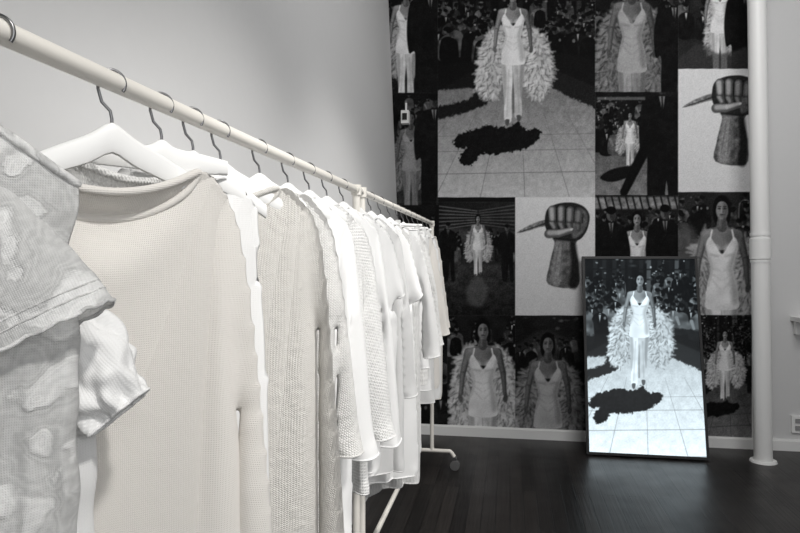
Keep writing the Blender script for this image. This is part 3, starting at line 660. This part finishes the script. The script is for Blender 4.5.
def fist(c,x0,y0,h,cloth_=True,rot=.10):
    def T(x,y):
        y-=.5; return (x0+(x*math.cos(rot)-y*math.sin(rot))*h,y0+(.5+x*math.sin(rot)+y*math.cos(rot))*h)
    c.poly([T(*p) for p in[(-.62,.43),(-.48,.32),(-.30,.23),(-.18,.22),(-.20,.28),(-.34,.33),(-.48,.39)]],c.shade(.3,.7,2,1,.3),.6)
    c.cap(T(-.58,.415),T(-.22,.25),.004*h,.010*h,.12,.7,.8)
    c.poly([T(*p) for p in[(-.12,.42),(-.11,.52),(-.13,.66),(-.15,.82),(-.14,1.06),(.24,1.06),(.24,.80),(.20,.64),(.16,.52),(.18,.40)]],lambda w:.22+.22*c.N[4][w[0],w[1]]+.10*c.N[1][w[0],w[1]],.6)
    c.poly([T(*p) for p in[(-.09,.48),(-.10,.64),(-.12,.80),(-.10,1.04),(.02,1.04),(.01,.75),(-.01,.5)]],c.shade(.45,.70,2,1,.5),2.6,op=.85)
    c.poly([T(*p) for p in[(.09,.48),(.12,.65),(.14,.85),(.14,1.06),(.24,1.06),(.24,.80),(.20,.62),(.16,.48)]],.08,2.2,op=.85)
    for k in range(3): c.cap(T(-.05+.05*k,.52),T(-.08+.08*k,.95),.005*h,.006*h,.26,1.0,.4)
    c.poly([T(*p) for p in[(-.25,.32),(-.27,.20),(-.25,.08),(-.16,.01),(-.04,-.03),(.10,-.04),(.23,.0),(.31,.10),(.31,.24),(.27,.36),(.18,.45),(-.04,.46),(-.18,.42)]],.16,.6)
    c.poly([T(*p) for p in[(.14,.02),(.25,.05),(.29,.14),(.28,.26),(.22,.37),(.12,.42),(.08,.2)]],c.shade(.28,.48,4,1,.4),1.4)
    for k in range(4):
        a=(-.185+.118*k,.075-.028*k+.010*k*k); e=(-.165+.112*k,.225-.005*k); f_=(-.13+.105*k,.315-.005*k); w_=.052-.002*k; br=.74-.07*k
        c.cap(T(*a),T(*e),w_*h,w_*.95*h,.32,.6); c.cap(T(*e),T(*f_),w_*.92*h,w_*.7*h,.27,.6)
        c.cap(T(a[0]-.010,a[1]),T(e[0]-.010,e[1]-.03),w_*.6*h,w_*.55*h,br,1.6,.9); c.cap(T(e[0]-.01,e[1]+.03),T(f_[0]-.01,f_[1]-.01),w_*.5*h,w_*.35*h,br*.85,1.4,.9)
        c.cap(T(a[0]+.056,a[1]+.01),T(e[0]+.054,e[1]),.005*h,.006*h,.06,.8,.85); c.cap(T(e[0]-.04,e[1]+.01),T(e[0]+.035,e[1]+.01),.005*h,.005*h,.18,.8,.6)
    c.cap(T(-.20,.40),T(-.08,.385),.058*h,.052*h,.36,.7); c.cap(T(-.08,.385),T(.09,.325),.050*h,.038*h,.36,.7); c.cap(T(-.19,.385),T(-.08,.37),.032*h,.030*h,.70,1.6,.9); c.cap(T(-.06,.365),T(.08,.312),.028*h,.018*h,.76,1.4,.9); c.ell(*T(.095,.31),.020*h,.014*h,.84,-.4,.6)
    c.cap(T(-.13,.455),T(.15,.455),.010*h,.012*h,.10,1.4,.8)

mur=Art(384,-20,760,440,2.6); c=mur; c.A[:]=.07
def panel(a,b_,d,e,v=.02):
    c.clip=(a,b_,d,e); c.rect(a-2,b_-2,d+2,e+2,lambda w:v+c.N[8][w[0],w[1]]*.06+c.N[20][w[0],w[1]]*.05)
panel(380,-20,437.5,93); crowd(c,384,-20,437,40,6,18,.03,.3,11); lights(c,384,60,437,93,12,3,.3)
walker(c,406,-14,120,furw=.5,furv=(.4,.8),seed=1); man(c,430,-25,150,.03,.3); 
panel(380,93,437.5,205); crowd(c,384,95,437,130,5,18,.03,.35,12); c.rect(380,150,438,205,c.grad(150,.10,205,.22,.08),2)
walker(c,411,112,105,furv=(.3,.6),dress=.6,furw=.75,skin=.4,seed=2); man(c,434,92,130,.03,.3)
panel(380,205,440,316); crowd(c,384,205,440,300,6,24,.03,.3,13)
panel(380,316,447,440); crowd(c,384,316,447,400,6,24,.03,.3,14)
runway(c,(438,-20,595,197),513,-14,140,.40,.76,21)
panel(595.5,-20,678,92); c.rect(590,50,680,95,c.grad(50,.14,92,.24,.08),2); crowd(c,596,-20,678,30,5.5,30,.03,.34,15); walker(c,632,-26,175,furv=(.22,.64),dress=.68,skin=.42,fy=-.05,furw=.8,seed=3); man(c,674,-10,130,.02,.22)
panel(595.5,92,678,195); c.rect(590,120,680,200,c.grad(120,.28,195,.5,.1)); crowd(c,596,98,645,132,4.5,22,.03,.38,16)
c.rect(597,97,645,100,.5,.8,.7); lights(c,597,94,650,112,14,9,.7); walker(c,630,112,56,furv=(.5,.85),seed=4); c.poly([(628,166),(610,170),(600,178),(612,182),(630,176),(638,168)],.06,.8); man(c,662,76,150,.02,.25); c.cap((652,135),(624,192),6,4,.03,1)
panel(678.5,-20,752,69,.08); crowd(c,680,-20,752,20,6,18,.05,.42,17); walker(c,720,-30,112,furw=.5,furv=(.5,.9),seed=5); man(c,745,-24,135,.02,.3)
c.poly([(676,62),(700,44),(720,54),(756,46),(756,74),(676,74)],.25,2,op=.7)
c.clip=(678.5,69,752,192); c.rect(670,60,760,195,c.grad(69,.90,192,.86,.02)); fist(c,731,78,80)
panel(439,202,515,315,.08)
for k in range(7): c.cap((438,206+k*4),(477,211+k*2.2),.5,.4,.6,.6,.7); c.cap((516,205+k*4),(479,211+k*2.2),.5,.4,.5,.6,.6)
c.rect(438,228,516,262,c.shade(.12,.38,8,2),2,.7); crowd(c,440,230,470,244,3.6,18,.03,.42,18); crowd(c,486,230,515,244,3.6,18,.03,.42,28); c.rect(438,264,516,316,c.grad(264,.24,315,.10,.1),3)
walker(c,478,215,62,furv=(.5,.9),furw=.8,seed=6); man(c,448,222,58,.03,.4); man(c,507,224,56,.03,.4); c.poly([(474,278),(466,290),(470,304),(482,306),(488,292),(483,278)],.42,3,op=.6)
c.clip=(515.5,197,595,315); c.rect(510,190,600,320,c.grad(197,.88,315,.82,.02)); fist(c,563,205,76)
panel(595.5,195,678,320,.06); c.rect(594,197,680,209,c.shade(.35,.8,4,2),1.5,.8)
for k in range(12): c.cap((597+k*7,194),(601+k*7,210),1,.8,.12,.6)
crowd(c,597,210,676,236,6,26,.03,.44,19); walker(c,637,212,118,furv=(.4,.8),furw=.7,fy=-.05,seed=7); man(c,611,206,125,.02,.38); man(c,665,204,125,.02,.38)
panel(678.5,192,752,315,.10); crowd(c,680,195,752,225,7,14,.05,.38,20); lights(c,680,195,750,205,10,9,.5); c.poly([(676,230),(700,240),(700,318),(676,318)],.42,5,op=.6)
walker(c,722,197,200,furv=(.38,.88),dress=.92,skin=.5,furw=.72,fy=-.06,seed=8)
panel(447.5,316,515,440,.04); crowd(c,448,316,515,346,5,22,.03,.45,22); walker(c,483,320,172,furv=(.5,.98),skin=.5,furw=.74,fy=-.08,seed=9); 
panel(515.5,316,585,440,.03); lights(c,517,318,582,332,8,5,.35,1.5); c.poly([(514,348),(545,330),(584,352),(584,362),(514,358)],.22,3,op=.6); crowd(c,516,336,584,350,4,14,.03,.3,29); walker(c,548,334,168,furv=(.25,.68),dress=.7,skin=.42,furw=.78,fy=-.07,seed=10)
panel(585.5,316,700,440,.07); crowd(c,590,316,700,350,7,18,.04,.38,23)
runway(c,(700,315,752,440),725,330,72,.22,.48,24)
c.clip=(384,-20,760,440)
for (a,b_,d,e) in[(437.7,-20,438.3,315),(595.3,-20,595.3,320),(678.3,-20,678.3,315),(447.3,316,447.3,440),(515.3,197,515.3,440),(384,93,437,93),(384,202,515,202),(439,315.6,752,315.6),(678,192.5,752,192.5),(515,197.2,595,197.2)]:
    c.cap((a,b_),(d,e),.12,.12,.5,.4,.35)
def bil(A,X,Y):
    X=np.clip(X,0,A.shape[1]-1.001);Y=np.clip(Y,0,A.shape[0]-1.001);i=X.astype(int);j=Y.astype(int);fx=X-i;fy=Y-j
    return (A[j,i]*(1-fx)+A[j,i+1]*fx)*(1-fy)+(A[j+1,i]*(1-fx)+A[j+1,i+1]*fx)*fy
def s2l(v): v=np.clip(v,0,1); return np.where(v<=.04045,v/12.92,((v+.055)/1.055)**2.4)
def gridmesh(name,P,Q,Rr,col,m):
    nz,nx=col.shape[:2]; a=np.linspace(0,1,nx)[None,:,None]; b_=np.linspace(0,1,nz)[:,None,None]
    co=(np.array(P)+a*np.array(Q)+b_*np.array(Rr)).reshape(-1,3).astype(np.float32)
    idx=np.arange(nx*nz).reshape(nz,nx); f=np.stack([idx[:-1,:-1],idx[:-1,1:],idx[1:,1:],idx[1:,:-1]],-1).reshape(-1,4).astype(np.int32)
    me=bpy.data.meshes.new(name); me.vertices.add(len(co)); me.vertices.foreach_set('co',co.ravel())
    me.loops.add(f.size); me.loops.foreach_set('vertex_index',f.ravel()); me.polygons.add(len(f))
    me.polygons.foreach_set('loop_start',np.arange(0,f.size,4,dtype=np.int32)); me.update(calc_edges=True)
    at=me.color_attributes.new('Print','FLOAT_COLOR','POINT'); at.data.foreach_set('color',np.concatenate([col.reshape(-1,3),np.ones((nx*nz,1))],1).astype(np.float32).ravel())
    me.materials.append(m); o=bpy.data.objects.new(name,me); scene.collection.objects.link(o); return o
m_print,t,bs=nt('printed_paper'); at=t.nodes.new('ShaderNodeAttribute'); at.attribute_name='Print'; L(t,at.outputs['Color'],bs.inputs['Base Color']); bs.inputs['Roughness'].default_value=.8; bs.inputs['Specular IOR Level'].default_value=.12
MY=WALL_Y-.006
X0,X1,Z0,Z1=-.96,1.712,.079,3.56
nx,nz=580,760
xs=np.linspace(X0,X1,nx)[None,:]+np.zeros((nz,1)); zs=np.linspace(Z0,Z1,nz)[:,None]+np.zeros((1,nx))
Fw=-SA*xs+CA*MY; Rw=CA*xs+SA*MY; au=400+FL*Rw/Fw; av=258-FL*(zs-EYE)/Fw      # wall metres -> artwork units
g=bil(mur.A,(au-mur.x0)*mur.S-.5,(av-mur.y0)*mur.S-.5)+rng.normal(0,.026,(nz,nx))
g=np.clip(g,0,1); g=g+.10*(g*g*(3-2*g)-g)*2; g=g*.96+.012
g=s2l(g)
gridmesh('wall_mural',(X0,MY,Z0),(X1-X0,0,0),(0,0,Z1-Z0),np.stack([g,g,g*1.01],-1),m_print)

# ------------------------------------------------------------------ television leaning on the wall
tv=Art(580,256,710,464,3.2); c=tv
runway(c,(580,256,710,464),640,277,117,.68,.95,31,chi=.34)
W,Hh=.80,1.405; ang=math.asin(.300/Hh); yb=4.665
up=Vector((0,math.sin(ang),math.cos(ang))); nrm=Vector((0,-math.cos(ang),math.sin(ang))); O=Vector((.525,yb,.008))
bz=.018
nx,nz=270,470
A,B=np.meshgrid(np.linspace(0,1,nx),np.linspace(0,1,nz))
q=[(592,454),(706,458),(693,261),(584,263)]
au=(1-B)*((1-A)*q[0][0]+A*q[1][0])+B*((1-A)*q[3][0]+A*q[2][0]); av=(1-B)*((1-A)*q[0][1]+A*q[1][1])+B*((1-A)*q[3][1]+A*q[2][1])
g=s2l(bil(tv.A,(au-tv.x0)*tv.S-.5,(av-tv.y0)*tv.S-.5)*1.03-.015)
col=np.stack([g*.80,g*.93,g*1.0],-1)+np.array([.002,.003,.004])
m_scr,t,bs=nt('lit_screen'); at=t.nodes.new('ShaderNodeAttribute'); at.attribute_name='Print'; L(t,at.outputs['Color'],bs.inputs['Emission Color']); bs.inputs['Emission Strength'].default_value=1.35
bs.inputs['Base Color'].default_value=(.006,.006,.006,1); bs.inputs['Roughness'].default_value=.25; bs.inputs['Specular IOR Level'].default_value=.12
Pp=O+Vector((bz,0,0))+up*bz+nrm*.001
scr=gridmesh('screen',Pp,(W-2*bz,0,0),up*(Hh-2*bz),col,m_scr)
b=MB()
def TP(x,h,d): return O+Vector((x,0,0))+up*h+nrm*d
def tbox(x0,x1,h0,h1,d0,d1,mi=0):
    vs=[TP(x,h,d) for d in(d0,d1) for h in(h0,h1) for x in(x0,x1)]
    b.add(vs,[(0,2,3,1),(4,5,7,6),(0,1,5,4),(2,6,7,3),(0,4,6,2),(1,3,7,5)],mi)
tbox(0,W,0,Hh,-.028,0); tbox(.12,W-.12,.2,Hh-.3,-.05,-.028)
tbox(0,bz,0,Hh,0,.008);tbox(W-bz,W,0,Hh,0,.008);tbox(bz,W-bz,0,bz,0,.008);tbox(bz,W-bz,Hh-bz,Hh,0,.008)
hs=b.obj('housing',[mat('black_bezel',(.004,.004,.0045),.45)],False)
e=bpy.data.objects.new('television',None); scene.collection.objects.link(e); scr.parent=e; hs.parent=e

# ------------------------------------------------------------------ lights
def spot(loc,tgt,e,size=70,blend=.8,r=.12,col=(1,.98,.95)):
    l=bpy.data.lights.new('spot_light','SPOT'); l.energy=e; l.spot_size=math.radians(size); l.spot_blend=blend; l.shadow_soft_size=r; l.color=col
    o=bpy.data.objects.new('ceiling_spot_light',l); o.location=loc; d=Vector(tgt)-Vector(loc); o.rotation_euler=d.to_track_quat('-Z','Y').to_euler(); scene.collection.objects.link(o)
def area(loc,tgt,e,sx,sy,col=(1,1,1)):
    l=bpy.data.lights.new('area','AREA'); l.shape='RECTANGLE'; l.size=sx; l.size_y=sy; l.energy=e; l.color=col
    o=bpy.data.objects.new('unseen_area_light',l); o.location=loc; d=Vector(tgt)-Vector(loc); o.rotation_euler=d.to_track_quat('-Z','Y').to_euler(); scene.collection.objects.link(o)
spot((1.2,-.5,3.5),(-.5,.8,1.1),245,46,.9)
spot((1.2,.9,3.5),(-.5,1.9,1.1),255,48,.9)
spot((1.2,2.3,3.5),(-.5,3.3,1.1),215,48,.9)
area((1.2,2.2,3.8),(1.2,5.0,1.6),70,1.6,.6,(1,.99,.98))  # unseen area light added to brighten the mural, not a softbox fixture
area((1.8,-1.2,2.0),(.2,3,1.2),32,2.2,1.4,(1,1,1))  # unseen fill added on the camera side, well below the ceiling, no fixture
w=bpy.data.worlds.new('world'); scene.world=w; w.use_nodes=True; w.node_tree.nodes['Background'].inputs[0].default_value=(.80,.83,.87,1); w.node_tree.nodes['Background'].inputs[1].default_value=.2

cam=bpy.data.cameras.new('camera'); cam.lens=FL/800*36; cam.sensor_width=36; cam.shift_y=-8.5/800; cam.clip_start=.02
co=bpy.data.objects.new('camera',cam); co.location=(0,0,EYE); co.rotation_euler=(math.radians(90),0,math.atan(110/650)); scene.collection.objects.link(co); scene.camera=co
